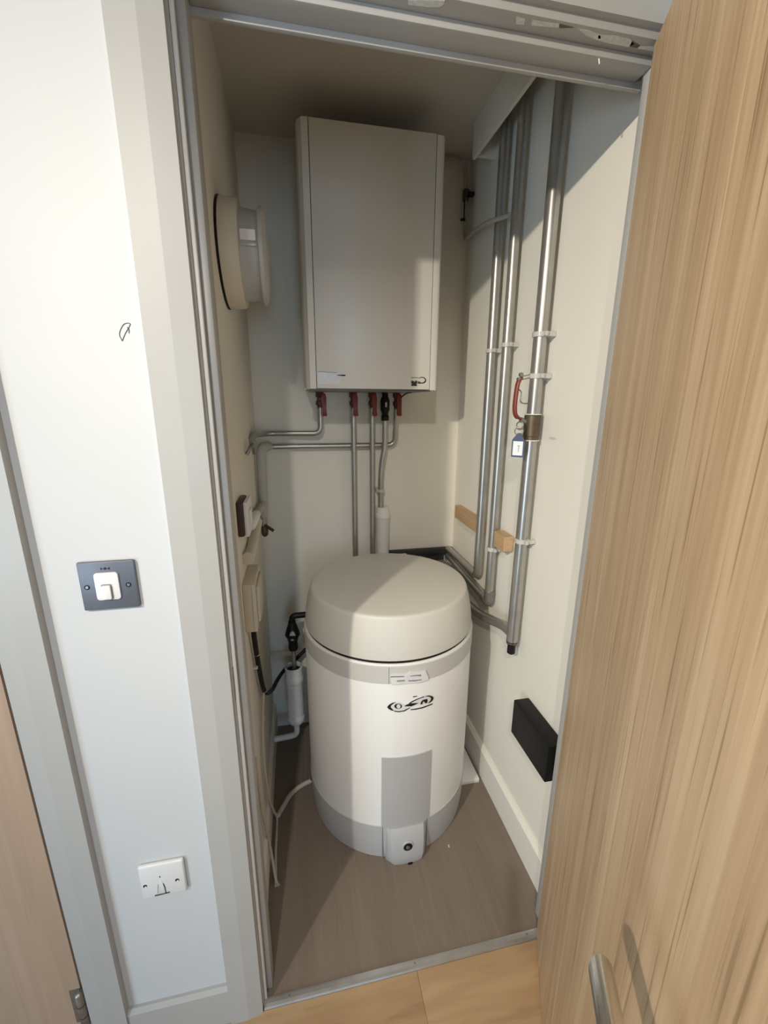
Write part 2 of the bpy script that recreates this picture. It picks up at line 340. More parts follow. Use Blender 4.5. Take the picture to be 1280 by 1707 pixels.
def arch_set(name, label, xa, xb, zt):
    e = bpy.data.objects.new(name, None); COL.objects.link(e); e.location = ((xa + xb) / 2, 0, 0); e.empty_display_size = .05
    struct(e, label)
    arch_piece('architrave', 'l', xa, zt, e); arch_piece('architrave', 'r', xb, zt, e); arch_head('architrave_head', xa, xb, zt, e)
    return e
arch_set('trim_2', 'chamfered architrave around the cupboard doorway', LX - .002, RX_ + .010, HZ + .012)
arch_set('trim_3', 'chamfered architrave of the neighbouring brown door', -1.150, -0.3565, HZ + .008)
# lining of the neighbouring door
bm = B(); bx(bm, -.3565, -.345, 0, .08, 0, 1.998); bx(bm, -1.165, -1.150, 0, .08, 0, 1.998); bx(bm, -1.150, -.3565, 0, .08, 1.990, 1.998)
struct(obj('trim_4', bm, 'trim'), 'painted lining of the neighbouring door')
# peeled paint and bare patches on the head lining
for c, q in PEEL + [('w', [(.325, .0144), (.3765, .0037), (.3775, .0092), (.373, .015), (.3576, .0183), (.3266, .0208)])]:
    obj('peeled_patch' if c == 'w' else 'bare_patch', prism(B(), q, 'z', HZ - .0008, HZ + .0005), 'peel_w' if c == 'w' else 'peel_g', lining)
obj('nail', tube(B(), [(.6534, .034, HZ - .013), (.6534, .031, HZ - .022)], .0012, 8), 'white_pl', lining)

# skirtings
def skirt(name, label, pts, axis, a0, a1, mat='trim'):
    return struct(obj(name, prism(B(), pts, axis, a0, a1), mat), label)
skirt('baseboard_front', 'grey painted skirting under the hall wall switch plates', [(0, 0), (-.014, 0), (-.014, .106), (-.006, .1133), (0, .1133)], 'x', -.2875, -.0735)
skirt('baseboard_front_right', 'skirting on the hall wall behind the open oak door', [(0, 0), (-.014, 0), (-.014, .106), (-.006, .1133), (0, .1133)], 'x', .844, 2.2)
skirt('baseboard_right', 'painted skirting along the right cupboard wall', [(XR, 0), (XR - .016, 0), (XR - .016, .115), (XR - .006, .127), (XR, .127)], 'y', .064, YB, 'cup_wall')
skirt('baseboard_left', 'painted skirting along the left cupboard wall', [(XL, 0), (XL + .012, 0), (XL + .012, .115), (XL + .004, .127), (XL, .127)], 'y', .078, .935, 'cup_wall')
struct(box('trim_5', XL, .40, .935, YB, 0, .345, 'cup_wall', None, .003), 'low boxed-in panel along the back wall')
struct(box('trim_6', XL, .40, .930, YB, .345, .3625, 'cup_wall', None, .003), 'ledge on the low boxed-in panel')
# boxing that hides the pipe tops
pb = bpy.data.objects.new('pipe_boxing', None); COL.objects.link(pb); pb.location = (.77, .42, 2.18)
struct(pb, 'cream boxing under the ceiling hiding the tops of the right wall pipes')
box('fascia', .728, .738, .062, .765, 2.178, HC, 'cup_wall', pb)
box('end_board', .738, XR, .753, .765, 2.185, HC, 'cup_wall', pb)

# threshold strip between the two floors
th = thing('threshold_strip', 'silver aluminium threshold strip across the cupboard doorway', 'threshold', (.38, .003, 0))
obj('strip', prism(B(), [(-.0085, 0), (-.006, .0042), (.000, .0055), (.008, .0055), (.0125, .0045), (.0145, 0)], 'x', LX, RX_), 'alu', th)
for x in (.06, .38, .70): obj('screw', lathe(B(), [(.0025, 0), (.0025, .0008), (.0012, .0011)], (x, .004, .0053), 'z', 10), 'hinge', th)

# ------------------------------------------------------------------ oak cupboard door, opened towards the camera
def _lobj(name, bm, mat, parent, smooth):
    bmesh.ops.recalc_face_normals(bm, faces=bm.faces)
    me = bpy.data.meshes.new(name); bm.to_mesh(me); bm.free(); me.materials.append(M[mat])
    if smooth:
        me.polygons.foreach_set('use_smooth', [True] * len(me.polygons)); me.set_sharp_from_angle(angle=math.radians(smooth))
    o = bpy.data.objects.new(name, me); COL.objects.link(o); o.parent = parent
    return o
DW, DT, DH = .757, .035, 1.979
door = bpy.data.objects.new('door_1', None); COL.objects.link(door)
door.location = (.7286, .0032, 0); door.rotation_euler = (0, 0, math.atan2(-.893, -.45))
tag(door, 'oak veneered cupboard door standing open on the right', None, None, 'structure')
_lobj('leaf', bx(B(), .001, DW - .006, 0, DT, .006, DH), 'door_oak', door, None)
bm = B(); bx(bm, -.0005, .001, .0002, DT - .0002, .006, DH); bx(bm, DW - .006, DW, .0002, DT - .0002, .006, DH)
_lobj('lipping', bm, 'oak_edge', door, None)
ZH = .885
hd = _lobj('handle', lathe(B(), [(.026, 0), (.026, -.006), (.023, -.009)], (.700, 0, ZH), 'y', 32), 'chrome', door, 40)
lv = fillet([(.700, -.008, ZH), (.700, -.060, ZH), (.590, -.060, ZH)], .022, 8)
lbm = tube(B(), lv + [Vector((.586, -.0605, ZH))], [.0118] * (len(lv) - 1) + [.0118, .0095], 24)
for v in lbm.verts:                                   # slanting, rounded lever end
    if v.co.x < .597: v.co.x += (v.co.z - ZH) * -0.7 + .002
_lobj('lever', lbm, 'chrome', hd, 50)
for z in (.22, 1.02, 1.76):
    h = _lobj('hinge', bx(B(), -.0015, -.0005, .004, DT, z - .05, z + .05), 'hinge', door, None)
    _lobj('knuckle', lathe(B(), [(.0065, -.05), (.0065, .05)], (-.004, DT + .004, z), 'z', 14), 'hinge', h, 50)

# neighbouring brown door, shut
d2 = struct(box('door_2', -1.147, -.3690, .000, .040, .006, 1.987, 'door_far'), 'plain brown veneered door at the left edge, shut')
for z in (.155, 1.78):
    h = obj('hinge', lathe(B(), [(.0078, 0), (.0085, .002), (.0085, .098), (.006, .102), (0.002, .103)], (-.3680, -.0085, z - .05), 'z', 16), 'hinge', d2, 50)
    bm = B()
    for k in (0.032, .066): lathe(bm, [(.0090, 0), (.0090, .0015)], (-.3680, -.0085, z - .05 + k), 'z', 16)
    obj('knuckle_joint', bm, 'dark', h, 50)
    box('hinge_leaf', -.3900, -.3690, -.0015, .0002, z - .05, z + .05, 'hinge', h)

# pencil scribble on the hall wall
def stroke_y(name, pts, w, y, mat, parent, t=.0006):
    bm = B(); n = len(pts); L_ = []; R_ = []
    for i, (x, z) in enumerate(pts):
        a = pts[max(i - 1, 0)]; b = pts[min(i + 1, n - 1)]; dx, dz = b[0] - a[0], b[1] - a[1]; l = math.hypot(dx, dz) or 1
        L_.append((x - dz / l * w / 2, z + dx / l * w / 2)); R_.append((x + dz / l * w / 2, z - dx / l * w / 2))
    for i in range(n - 1): prism(bm, [L_[i], L_[i + 1], R_[i + 1], R_[i]], 'y', y - t, y)
    return obj(name, bm, mat, parent)
sc = spline([(x, 0, z) for x, z in ((-.1085, 1.5106), (-.1111, 1.5187), (-.1083, 1.5269), (-.1024, 1.5344), (-.0949, 1.5352), (-.0963, 1.5308), (-.1028, 1.5213), (-.1085, 1.5106))], 5)
stroke_y('pencil_mark', [(v.x, v.z) for v in sc], .0009, 0, 'ink', wall_front)
stroke_y('pencil_mark', [(-.0993, 1.5301), (-.0971, 1.5273), (-.0979, 1.5215)], .0010, 0, 'ink', wall_front)
obj('scuff_mark', prism(B(), [(.262, 1.335), (.278, 1.338), (.300, 1.337), (.300, 1.332), (.28, 1.331)], 'x', XR - .0004, XR + .0002), 'scuff', wall_right)

# ================================================================== hall wall plates
sw = thing('light_switch', 'dark grey metal switch plate with a white rocker on the hall wall', 'switch', (-.1794, -.004, 1.0824))
obj('plate', bx(B(), -.2224, -.1364, -.0075, 0, 1.0824, 1.1684, .0028, 2), 'gunmetal', sw, 30)
def rrect(x0, x1, z0, z1, r, n=4):
    o = []
    for cx, cz, a in ((x1 - r, z1 - r, 0), (x0 + r, z1 - r, 90), (x0 + r, z0 + r, 180), (x1 - r, z0 + r, 270)):
        for k in range(n + 1):
            t = math.radians(a + 90 * k / n); o.append((cx + r * math.cos(t), cz + r * math.sin(t)))
    return o
rk = obj('rocker', prism(B(), rrect(-.1985, -.1620, 1.1010, 1.1495, .005), 'y', -.0105, -.006, .001), 'plate_white', sw, 30)
obj('rocker_shadow_line', prism(B(), rrect(-.1894, -.1731, 1.1019, 1.1296, .0025), 'y', -.0109, -.0100), 'ink_soft', rk)
obj('rocker_button', prism(B(), rrect(-.1880, -.1745, 1.1035, 1.1280, .002), 'y', -.0150, -.0105, .0012), 'plate_white', rk, 30)
for x in (-.2115, -.1490):
    s_ = obj('screw', lathe(B(), [(.0042, 0), (.0042, -.0006)], (x, -.0075, 1.1250), 'y', 16), 'black', sw)
    obj('screw_head', lathe(B(), [(.0026, 0), (.0024, -.0012)], (x + .0003, -.0078, 1.1253), 'y', 12), 'chrome', s_)
obj('symbol', prism(B(), [(-.1868, 1.1585), (-.1838, 1.1562), (-.1868, 1.1540)], 'y', -.0079, -.0074), 'ink', sw)
obj('symbol', prism(B(), [(-.1732, 1.1585), (-.1770, 1.1560), (-.1732, 1.1535)], 'y', -.0079, -.0074), 'ink', sw)
obj('symbol', prism(B(), ring_pts(-.1803, 1.1562, .0021), 'y', -.0079, -.0074), 'ink', sw)
stroke_y('symbol', [(-.184, 1.1562), (-.1765, 1.1562)], .0006, -.0074, 'ink', sw)

bp_ = thing('outlet_plate', 'small white plastic cable outlet plate low on the hall wall', 'wall plate', (-.1717, -.004, .4275))
obj('plate', bx(B(), -.2147, -.1287, -.0095, 0, .4275, .5135, .004, 3), 'plate_white', bp_, 30)
for x in (-.2055, -.1445):
    s_ = obj('screw', lathe(B(), [(.0040, 0), (.0038, -.0005)], (x, -.0095, .4635), 'y', 14), 'ink', bp_)
    obj('screw_cap', lathe(B(), [(.0024, 0), (.0020, -.0007)], (x + .0008, -.0099, .4615), 'y', 12), 'plate_white', s_)
obj('outlet_hood', prism(B(), [(-.1835, .4360), (-.1800, .4610), (-.1775, .4700), (-.1740, .4700), (-.1715, .4600), (-.1700, .4360)], 'y', -.0104, -.0090, .0004), 'plate_white', bp_, 30)
stroke_y('outlet_mark', [(-.1810, .4625), (-.1828, .4500), (-.1846, .4385)], .0009, -.0094, 'ink_soft', bp_)
stroke_y('outlet_mark', [(-.1712, .4620), (-.1693, .4500), (-.1690, .4350)], .0014, -.0094, 'ink', bp_)
stroke_y('outlet_slot', [(-.1905, .4345), (-.1618, .4360)], .0020, -.0104, 'ink', bp_)
stroke_y('outlet_dot', [(-.1757, .4830), (-.1757, .4795)], .0018, -.0094, 'ink', bp_)

# hall ceiling spotlight fittings around the bulbs
for (_loc, _aim, _pw, _deg, _col), _lab in zip(SPOTS, ('adjustable hall ceiling spotlight further left, turned towards the cupboard', 'adjustable hall ceiling spotlight facing the cupboard doorway')):
    lf = thing('ceiling_spotlight', _lab, 'lamp', (_loc[0], _loc[1], 2.44), 'hall ceiling spotlights')
    _d = (Vector(_aim) - Vector(_loc)).normalized(); _p = Vector(_loc); _k = _p - _d * .12
    obj('lamp_base', tube(B(), [(_k.x, _k.y, 2.44), (_k.x, _k.y, 2.428), (_k.x, _k.y, 2.424), (_k.x, _k.y, _k.z)], [.048, .048, .010, .009], 24), 'white_pl', lf, 40)
    obj('lamp_head', tube(B(), [_p - _d * .125, _p - _d * .12, _p - _d * .095, _p - _d * .06], [.012, .022, .036, .046], 28), 'white_pl', lf, 40)
    obj('lamp_lens', tube(B(), [_p - _d * .0595, _p - _d * .058], [.043, .042], 28), 'glow', lf, 40)

# ================================================================== hot water cylinder
CX, CY, CR = .4192, .5516, .2838
wc = thing('water_cylinder', 'squat white hot water cylinder with grey lid standing on the cupboard floor', 'water cylinder', (CX, CY, 0))
def cyl_pt(deg, z, r):
    a = math.radians(deg - 90); return (CX + r * math.cos(a), CY + r * math.sin(a), z)
obj('body', lathe(B(), [(.2725, .0), (.278, .02), (.2815, .06), (CR - .001, .13), (CR - .0005, .30), (CR - .0005, .709), (CR - .003, .7145), (.270, .7160)], (CX, CY, 0), 'z', 96), 'cyl', wc, 30)
obj('base_band', lathe(B(), [(.262, .003), (.2765, .006), (.2800, .03), (.2830, .07), (.2850, .125), (.2850, .137), (.2820, .139)], (CX, CY, 0), 'z', 96, False), 'cyl_base', wc, 30)
obj('upper_band', lathe(B(), [(.2825, .6535), (.2855, .6545), (.2855, .708), (.2825, .710)], (CX, CY, 0), 'z', 96, False), 'cyl_band', wc, 30)
obj('lid_gap', lathe(B(), [(.2772, .7145), (.2772, .730)], (CX, CY, 0), 'z', 96), 'black', wc, 30)
obj('lid', lathe(B(), [(.2775, .7245), (.2800, .7240), (.2800, .733), (.2765, .765), (.2705, .800), (.2610, .838), (.2590, .8440), (.2565, .8475), (.2530, .8493), (.2480, .8502), (.2400, .8512), (.19, .8565), (.12, .8605), (.06, .8622), (.004, .8628)], (CX, CY, 0), 'z', 96), 'cyl_lid', wc, 50)
# band joint
obj('band_joint', prism(B(), [(cyl_pt(-11.6, 0, .2852)[0], cyl_pt(-11.6, 0, .2852)[1]), (cyl_pt(-11.3, 0, .2852)[0], cyl_pt(-11.3, 0, .2852)[1]),
    (cyl_pt(-11.3, 0, .2860)[0], cyl_pt(-11.3, 0, .2860)[1]), (cyl_pt(-11.6, 0, .2860)[0], cyl_pt(-11.6, 0, .2860)[1])], 'z', .655, .708), 'ink_soft', wc)
def patch(bm, poly, r0, r1):
    """polygon (angle, z) wrapped on the cylinder with some thickness"""
    t = bmesh.new(); vs = [t.verts.new((a, 0, z)) for a, z in poly]; t.faces.new(vs)
    bmesh.ops.triangulate(t, faces=t.faces)
    n = len(poly)
    A = [bm.verts.new(cyl_pt(a, z, r0)) for a, z in poly]; C = [bm.verts.new(cyl_pt(a, z, r1)) for a, z in poly]
    t.verts.index_update()
    for f in t.faces: bm.faces.new([C[v.index] for v in f.verts])
    t.free()
    for i in range(n): bm.faces.new((A[i], C[i], C[(i + 1) % n], A[(i + 1) % n]))
    return bm
def grid_patch(bm, a0, a1, z0, z1, r0, r1, n=14):
    top = [(a0 + (a1 - a0) * k / n) for k in range(n + 1)]
    V = {}
    for i, a in enumerate(top):
        for j, z in enumerate((z0, z1)):
            for k, r in enumerate((r0, r1)): V[i, j, k] = bm.verts.new(cyl_pt(a, z, r))
    for i in range(n):
        bm.faces.new((V[i, 0, 1], V[i + 1, 0, 1], V[i + 1, 1, 1], V[i, 1, 1]))
        for j in (0, 1): bm.faces.new((V[i, j, 0], V[i + 1, j, 0], V[i + 1, j, 1], V[i, j, 1]))
    for i in (0, n): bm.faces.new((V[i, 0, 0], V[i, 1, 0], V[i, 1, 1], V[i, 0, 1]))
    return bm
obj('front_panel', grid_patch(B(), -15.4, 15.8, .139, .400, .2825, .2870), 'cyl_panel', wc, 30)
lp = obj('label_plate', patch(B(), PLATE, .2850, .2895), 'plate_white', wc)
for q in PTEXT: obj('label_print', patch(B(), q, .2893, .2900), 'ink_soft', lp)
lg = obj('logo_white', patch(B(), LOGO[0][1], .2830, .2842), 'plate_white', wc)
for i, (c, q) in enumerate(LOGO[1:]):
    obj('logo_mark' if c == 'k' else 'logo_light', patch(B(), q, .2835, .2847 + .0003 * (i > 1)), 'ink' if c == 'k' else 'plate_white', lg)
# drain cover: a moulded box swelling out of the base with the drain valve in it
def drain():
    bm = B(); rows = []
    prof = [  # z, half width at front, front y, half width at wall
        (.134, .060, .2650, .066), (.120, .059, .2560, .066), (.085, .058, .2480, .067), (.040, .056, .2440, .068), (.012, .052, .2470, .067), (.0015, .048, .2510, .065)]
    for z, hw, yf, hb in prof:
        pts = [(-hb, .285), (-hb + .002, .2735), (-hw - .003, yf + .012), (-hw + .006, yf + .002), (-hw * .5, yf - .0005), (0, yf - .001), (hw * .5, yf - .0005), (hw - .006, yf + .002), (hw + .003, yf + .012), (hb - .002, .2735), (hb, .285)]
        rows.append([bm.verts.new((CX + .004 + x, y, z)) for x, y in pts])
    for i in range(len(rows) - 1):
        for k in range(len(rows[0]) - 1): bm.faces.new((rows[i][k], rows[i][k + 1], rows[i + 1][k + 1], rows[i + 1][k]))
    bm.faces.new(rows[0]); bm.faces.new(list(reversed(rows[-1])))
    return bm
dc = obj('drain_cover', drain(), 'cyl_base', wc, 35)
obj('valve_collar', lathe(B(), [(.0190, .010), (.0195, -.002), (.0165, -.0045), (.0140, -.004)], (CX + .004, .2490, .078), 'y', 28), 'cyl_base', dc, 40)
vo = obj('valve_hole', lathe(B(), [(.0145, .010), (.0145, -.0046)], (CX + .004, .2490, .076), 'y', 24), 'black', dc, 40)
obj('valve_stem', lathe(B(), [(.0065, .0), (.0065, -.007), (.004, -.0085)], (CX + .003, .2490, .076), 'y', 14), 'hinge', vo, 40)
for a in (-14.6, 14.9):
    obj('cover_joint', grid_patch(B(), a - .25, a + .25, .006, .138, .2820, .2862, 2), 'ink_soft', wc)
obj('outlet_notch', bx(B(), CX + .006, CX + .020, .2455, .252, 0.0005, .006), 'black', dc)

# white board lying on the floor behind the cylinder
tag(box('floor_panel', .612, .772, .486, .93, 0.0, .018, 'white_pl', None, .002), 'pale offcut board lying on the floor right of the cylinder', 'board')
tag(obj('paint_chip', prism(B(), [(.5700, .2730), (.5735, .2725), (.5745, .2800), (.5715, .2810)], 'z', 0, .0025), 'plate_white'), 'tiny white paint chip on the floor right of the cylinder', 'chip')

# ================================================================== boiler
YF = .660; Z0, Z1 = 1.466, 2.178
bo = thing('boiler', 'tall white wall-hung boiler above the cylinder', 'boiler', (.39, .82, Z0))
box('casing', .176, .604, .690, YB, Z0 + .003, Z1 - .002, 'boiler', bo, .003)
box('panel_backing', .196, .590, .668, .692, Z0 + .002, Z1 - .003, 'dark', bo)
obj('side_strip', prism(B(), [(.1735, .735), (.1735, .700), (.1770, .6800), (.1875, .6630), (.2062, .6605), (.2062, .735)], 'z', Z0, Z1), 'boiler', bo)
obj('side_strip', prism(B(), [(.5772, .735), (.5772, .6605), (.5940, .6612), (.6005, .6650), (.6050, .6740), (.6065, .6900), (.6065, .735)], 'z', Z0 - .001, Z1 - .002), 'boiler', bo, 50)
fp = box('front_panel', .2080, .5756, YF, .675, Z0 + .001, Z1, 'boiler', bo, .0015)
obj('badge', prism(B(), BADGE, 'y', YF - .0008, YF), 'badge', fp)
for q in BDASH: obj('badge_line', prism(B(), q, 'y', YF - .0012, YF), 'ink' if len(q) > 4 else 'ink_soft', fp)
for q in BLOGO: obj('badge_logo', prism(B(), q, 'y', YF - .0010, YF), 'ink', fp)
box('underside_tray', .19, .592, .70, YB - .01, Z0 - .004, Z0 + .004, 'ink_soft', bo)
obj('corner_tab', prism(B(), [(.1700, .690), (.1735, .690), (.1735, .74), (.1690, .74)], 'z', Z0 - .003, Z0 + .001), 'hinge', bo)

# ------------------------------------------------------------------ pipes below the boiler
PY = .922
def iso_valve(x, label, off=0.0, group='red-levered valves under the boiler'):
    v = thing('isolation_valve', label, 'valve', (x, PY, 1.385), group)
    obj('valve_body', lathe(B(), [(.0105, 1.400), (.0105, 1.412), (.0145, 1.414), (.0145, 1.428), (.0105, 1.431), (.0105, 1.442), (.0150, 1.444), (.0150, 1.462)], (x, PY, 0), 'z', 12), 'valve_dark', v, 30)
    x = x + off
    lev = obj('lever', prism(B(), [(x + .004, 1.456), (x + .020, 1.456), (x + .023, 1.440), (x + .0225, 1.400), (x + .0245, 1.378), (x + .0215, 1.374), (x + .0085, 1.374), (x + .006, 1.378), (x + .0070, 1.405), (x + .004, 1.436)], 'y', PY - .030, PY - .022, .0015), 'red', v, 40)
    obj('lever_screw', lathe(B(), [(.006, 0), (.006, -.010), (.003, -.012)], (x + .012, PY - .012, 1.450), 'y', 12), 'brown_pl', lev, 40)
    return v
def clip_y(x, z, r, parent, y):
    """pipe clip on a pipe that runs up the back wall"""
    c = obj('pipe_clip', lathe(B(), [(r + .0004, -.006), (r + .003, -.005), (r + .003, .005), (r + .0004, .006)], (x, y, z), 'z', 18), 'clip', parent, 40)
    return c
x1, x2, x3, x4, x5 = .2290, .3555, .4290, .4800, .5255
G = 'plated pipes on the back wall'
pA = tag(pipe('boiler_pipe', [(x1, PY, 1.405), (x1, PY, 1.309), (.030, .945, 1.309), (.004, .890, 1.310), (.000, .800, 1.318), (XL + .002, .720, 1.30)], .0105, 'steel'), 'upper plated pipe from the leftmost boiler valve to the left corner', 'pipe', G)
pB = tag(pipe('boiler_pipe', [(x5, PY, 1.405), (x5, .945, 1.259), (.030, .945, 1.259), (.010, .880, 1.262)], .0105, 'steel'), 'lower plated pipe from the rightmost boiler valve crossing the back wall', 'pipe', G)
pC = tag(pipe('boiler_pipe', [(x2, PY, 1.405), (x2, PY, .775)], .0105, 'steel'), 'straight plated pipe dropping from the second boiler valve behind the cylinder', 'pipe', G)
pD = tag(pipe('boiler_pipe', [(x3, PY, 1.405), (x3, PY, .775)], .0105, 'steel'), 'straight plated pipe left of the white waste pipe, behind the cylinder', 'pipe', G)
iso_valve(x1, 'red-levered valve at the far left under the boiler')
iso_valve(x2, 'second red-levered valve from the left under the boiler', -.009)
iso_valve(x3, 'red-levered valve just left of the black boiler connector', -.009)
iso_valve(x5, 'red-levered valve just right of the black boiler connector', -.009)
bc = thing('condensate_connector', 'black plastic connector under the boiler between two red valves', 'connector', (x4, PY, 1.355))
obj('connector_body', lathe(B(), [(.0135, 1.356), (.0150, 1.360), (.0150, 1.374), (.0125, 1.378), (.0135, 1.388), (.0175, 1.396), (.0180, 1.432), (.0145, 1.442), (.0120, 1.446), (.0120, 1.466)], (x4, PY, 0), 'z', 24), 'black', bc, 35)
box('connector_mark', x4 - .003, x4 + .004, PY - .0195, PY - .0175, 1.408, 1.426, 'clip', bc)
pE = thing('condensate_pipe', 'plated pipe bending from the black connector into the white waste pipe', 'pipe', (x4, PY, .995), G)
obj('pipe_run', tube(B(), spline([(x4, PY, 1.36), (x4, PY, 1.30), (x4 - .001, PY, 1.252), (x4 - .011, PY, 1.19), (x4 - .016, PY, 1.12), (x4 - .016, PY, .995)], 6), .0112, 16), 'steel', pE, 50)
clip_y(x4 - .016, 1.077, .0112, pE, PY)
bx_ = obj('clip_ears', bx(B(), x4 - .016 - .018, x4 - .016 + .016, PY - .004, PY + .05, 1.073, 1.081, .001), 'clip', pE)
wp = thing('waste_pipe', 'thick white plastic waste pipe on the back wall behind the cylinder', 'waste pipe', (x4 - .014, PY, .78))
obj('pipe_run', lathe(B(), [(.0270, .78), (.0270, .862), (.0285, .865), (.0285, .966), (.0292, .967)], (x4 - .008, PY, 0), 'z', 28), 'white_pl', wp, 40)
obj('collar', lathe(B(), [(.0305, .967), (.0305, .984), (.0268, .986), (.0268, 1.006), (.0240, 1.008)], (x4 - .008, PY, 0), 'z', 28), 'white_pl', wp, 40)
# wire from the boiler's underside
tag(obj('sensor_wire', tube(B(), spline([(.553, .80, 1.462), (.548, .86, 1.458), (.540, .90, 1.445), (.536, PY + .012, 1.43)], 6), .0025, 8), 'black', None, 60), 'short black wire under the right end of the boiler', 'wire')
# black insulation strip and grey tray in the back corner
tag(box('insulation_strip', .470, .797, .944, .970, .772, .802, 'trunk', None, .004), 'black foam strip along the back wall behind the cylinder', 'insulation')
tr_ = thing('pipe_tray', 'grey tray shelf in the back right corner behind the cylinder', 'tray', (.66, .86, .735))
box('tray_base', .50, .752, .848, .936, .742, .752, 'tray', tr_)
box('tray_lip', .50, .752, .936, .944, .752, .772, 'trunk', tr_)
tag(obj('waste_elbow_cover', prism(B(), [(.430, .795), (.430, .808), (.445, .813), (.565, .813), (.580, .795)], 'y', .865, .885, .002), 'cream_pl'), 'pale plastic cover just showing behind the cylinder lid', 'cover')

# ------------------------------------------------------------------ pipes on the right wall
GR = 'tall plated pipes on the right wall'
def clip_x(x, y, z, r, parent):
    c = obj('pipe_clip', lathe(B(), [(r + .0004, -.0065), (r + .0035, -.006), (r + .0035, .006), (r + .0004, .0065)], (x, y, z), 'z', 20), 'clip', parent, 40)
    bm = B(); bx(bm, x, XR - .001, y - r - .004, y - r + .001, z - .006, z + .006, .001); bx(bm, x - .004, x + .006, y - r - .012, y - r - .001, z - .006, z + .006, .002)
    obj('clip_ear', bm, 'clip', c)
    return c
pr = .0142; px = .7725
q1 = thing('riser_pipe', 'plated riser pipe nearest the back corner of the right wall', 'pipe', (px, .630, .79), GR)
obj('pipe_run', tube(B(), fillet([(px, .632, HC), (px, .626, .800), (px, .940, .800)], .030), pr, 20), 'steel', q1, 50)
clip_x(px, .630, 1.589, pr, q1)
q2 = thing('riser_pipe', 'middle plated riser pipe on the right wall', 'pipe', (px, .522, .73), GR)
obj('pipe_run', tube(B(), fillet([(px, .524, HC), (px, .522, .748), (px, .940, .768)], .018), pr, 20), 'steel', q2, 50)
clip_x(px, .522, 1.594, pr, q2); clip_x(px, .523, .945, pr, q2)
obj('elbow_fitting', tube(B(), fillet([(px, .522, .790), (px, .522, .745), (px, .560, .7475)], .018), pr + .0022, 18), 'steel_dark', q2, 50)
r3 = .0172; x_3 = .7700
q3 = thing('riser_pipe', 'thick plated riser pipe nearest the open door, with a valve', 'pipe', (x_3, .336, .66), GR)
obj('pipe_run', tube(B(), [(x_3, .335, HC), (x_3, .334, 1.36), (x_3, .338, .700)], r3, 22), 'steel', q3, 50)
for z in (1.5965, 1.036): clip_x(x_3, .334, z, r3, q3)
clip_x(x_3, .334, 1.494, r3, q3)
obj('coupling', lathe(B(), [(r3, 1.326), (.0205, 1.328), (.0205, 1.336), (.0222, 1.338), (.0222, 1.392), (.0200, 1.394), (r3, 1.395)], (x_3, .335, 0), 'z', 24), 'brass', q3, 40)
for z in (1.3955, 1.326): obj('coupling_ring', lathe(B(), [(r3, -.0015), (.0228, -.001), (.0228, .001), (r3, .0015)], (x_3, .335, z), 'z', 24), 'white_pl', q3, 40)
for z in (1.574, 1.446, 1.424, 1.411): obj('pipe_joint', lathe(B(), [(r3, -.0006), (r3 + .0004, 0), (r3, .0006)], (x_3, .335, z), 'z', 22), 'ink_soft', q3)
obj('end_cap', lathe(B(), [(.008, .660), (.0125, .664), (.0125, .692), (.0165, .696), (.0178, .706)], (x_3, .338, 0), 'z', 18), 'black', q3, 40)
# grey flexible branch pipe
tag(obj('branch_pipe', tube(B(), spline([(x_3, .338, .728), (x_3 - .002, .390, .727), (x_3 - .006, .450, .712), (.760, .540, .688), (.756, .640, .676), (.750, .760, .678), (.745, .890, .690)], 7), .0158, 18), 'steel', None, 50),
    'grey branch pipe curving from the thick riser towards the back corner', 'pipe')
# lever valve
lvv = thing('lever_valve', 'red brown lever valve on the thick riser pipe', 'valve', (.735, .333, 1.38))
lpts = spline([(.728, .334, 1.490), (.717, .332, 1.478), (.713, .331, 1.450), (.712, .331, 1.415), (.718, .332, 1.392), (.735, .334, 1.383)], 6)
obj('lever', tube(B(), lpts, [.0050] * 4 + [.0072] * (len(lpts) - 8) + [.0050] * 4, 12, .75), 'red_brown', lvv, 60)
obj('lever_wire', tube(B(), spline([(.717, .331, 1.462), (.728, .332, 1.452), (.728, .332, 1.430), (.738, .333, 1.424), (.752, .334, 1.424)], 6), .0018, 8), 'hinge', lvv, 60)
obj('spindle', tube(B(), [(.752, .335, 1.494), (.728, .334, 1.489)], .0055, 12), 'chrome', lvv, 50)
bm = B()
for a, b in (((.724, .333, 1.497), .0055), ((.717, .331, 1.486), .0045)): lathe(bm, [(b, -.004), (b, .004)], a, 'y', 12)
obj('lever_nut', bm, 'hinge', lvv, 40)
obj('valve_neck', tube(B(), [(.752, .335, 1.375), (.733, .333, 1.382)], .0065, 12), 'hinge', lvv, 50)
# key tag
kt = thing('key_tag', 'navy key tag with a white label hanging from the lever valve', 'key tag', (.722, .316, 1.283))
def facing(pts, c, t0, t1):
    n = Vector((-.62, -.78, 0)).normalized(); r = Vector((.78, -.62, 0)).normalized(); bm = B()
    A = [bm.verts.new(Vector(c) + r * u + Vector((0, 0, v)) + n * t0) for u, v in pts]; C = [bm.verts.new(Vector(c) + r * u + Vector((0, 0, v)) + n * t1) for u, v in pts]
    bm.faces.new(A); bm.faces.new(list(reversed(C)))
    for i in range(len(pts)): bm.faces.new((A[i], C[i], C[(i + 1) % len(pts)], A[(i + 1) % len(pts)]))
    return bm
KC = (.722, .314, 1.283)
obj('tag_body', facing([(-.0165, .002), (-.0150, 0), (.0150, 0), (.0165, .002), (.0165, .044), (.0060, .064), (-.0040, .064), (-.0165, .046)], KC, -.003, .003), 'blue', kt)
obj('tag_label', facing([(-.0128, .0050), (.0128, .0050), (.0128, .0425), (-.0128, .0425)], KC, .003, .0036), 'plate_white', kt)
bm = facing([(-.002, .030), (.006, .030), (.006, .0315), (-.002, .0315)], KC, .0036, .0039)
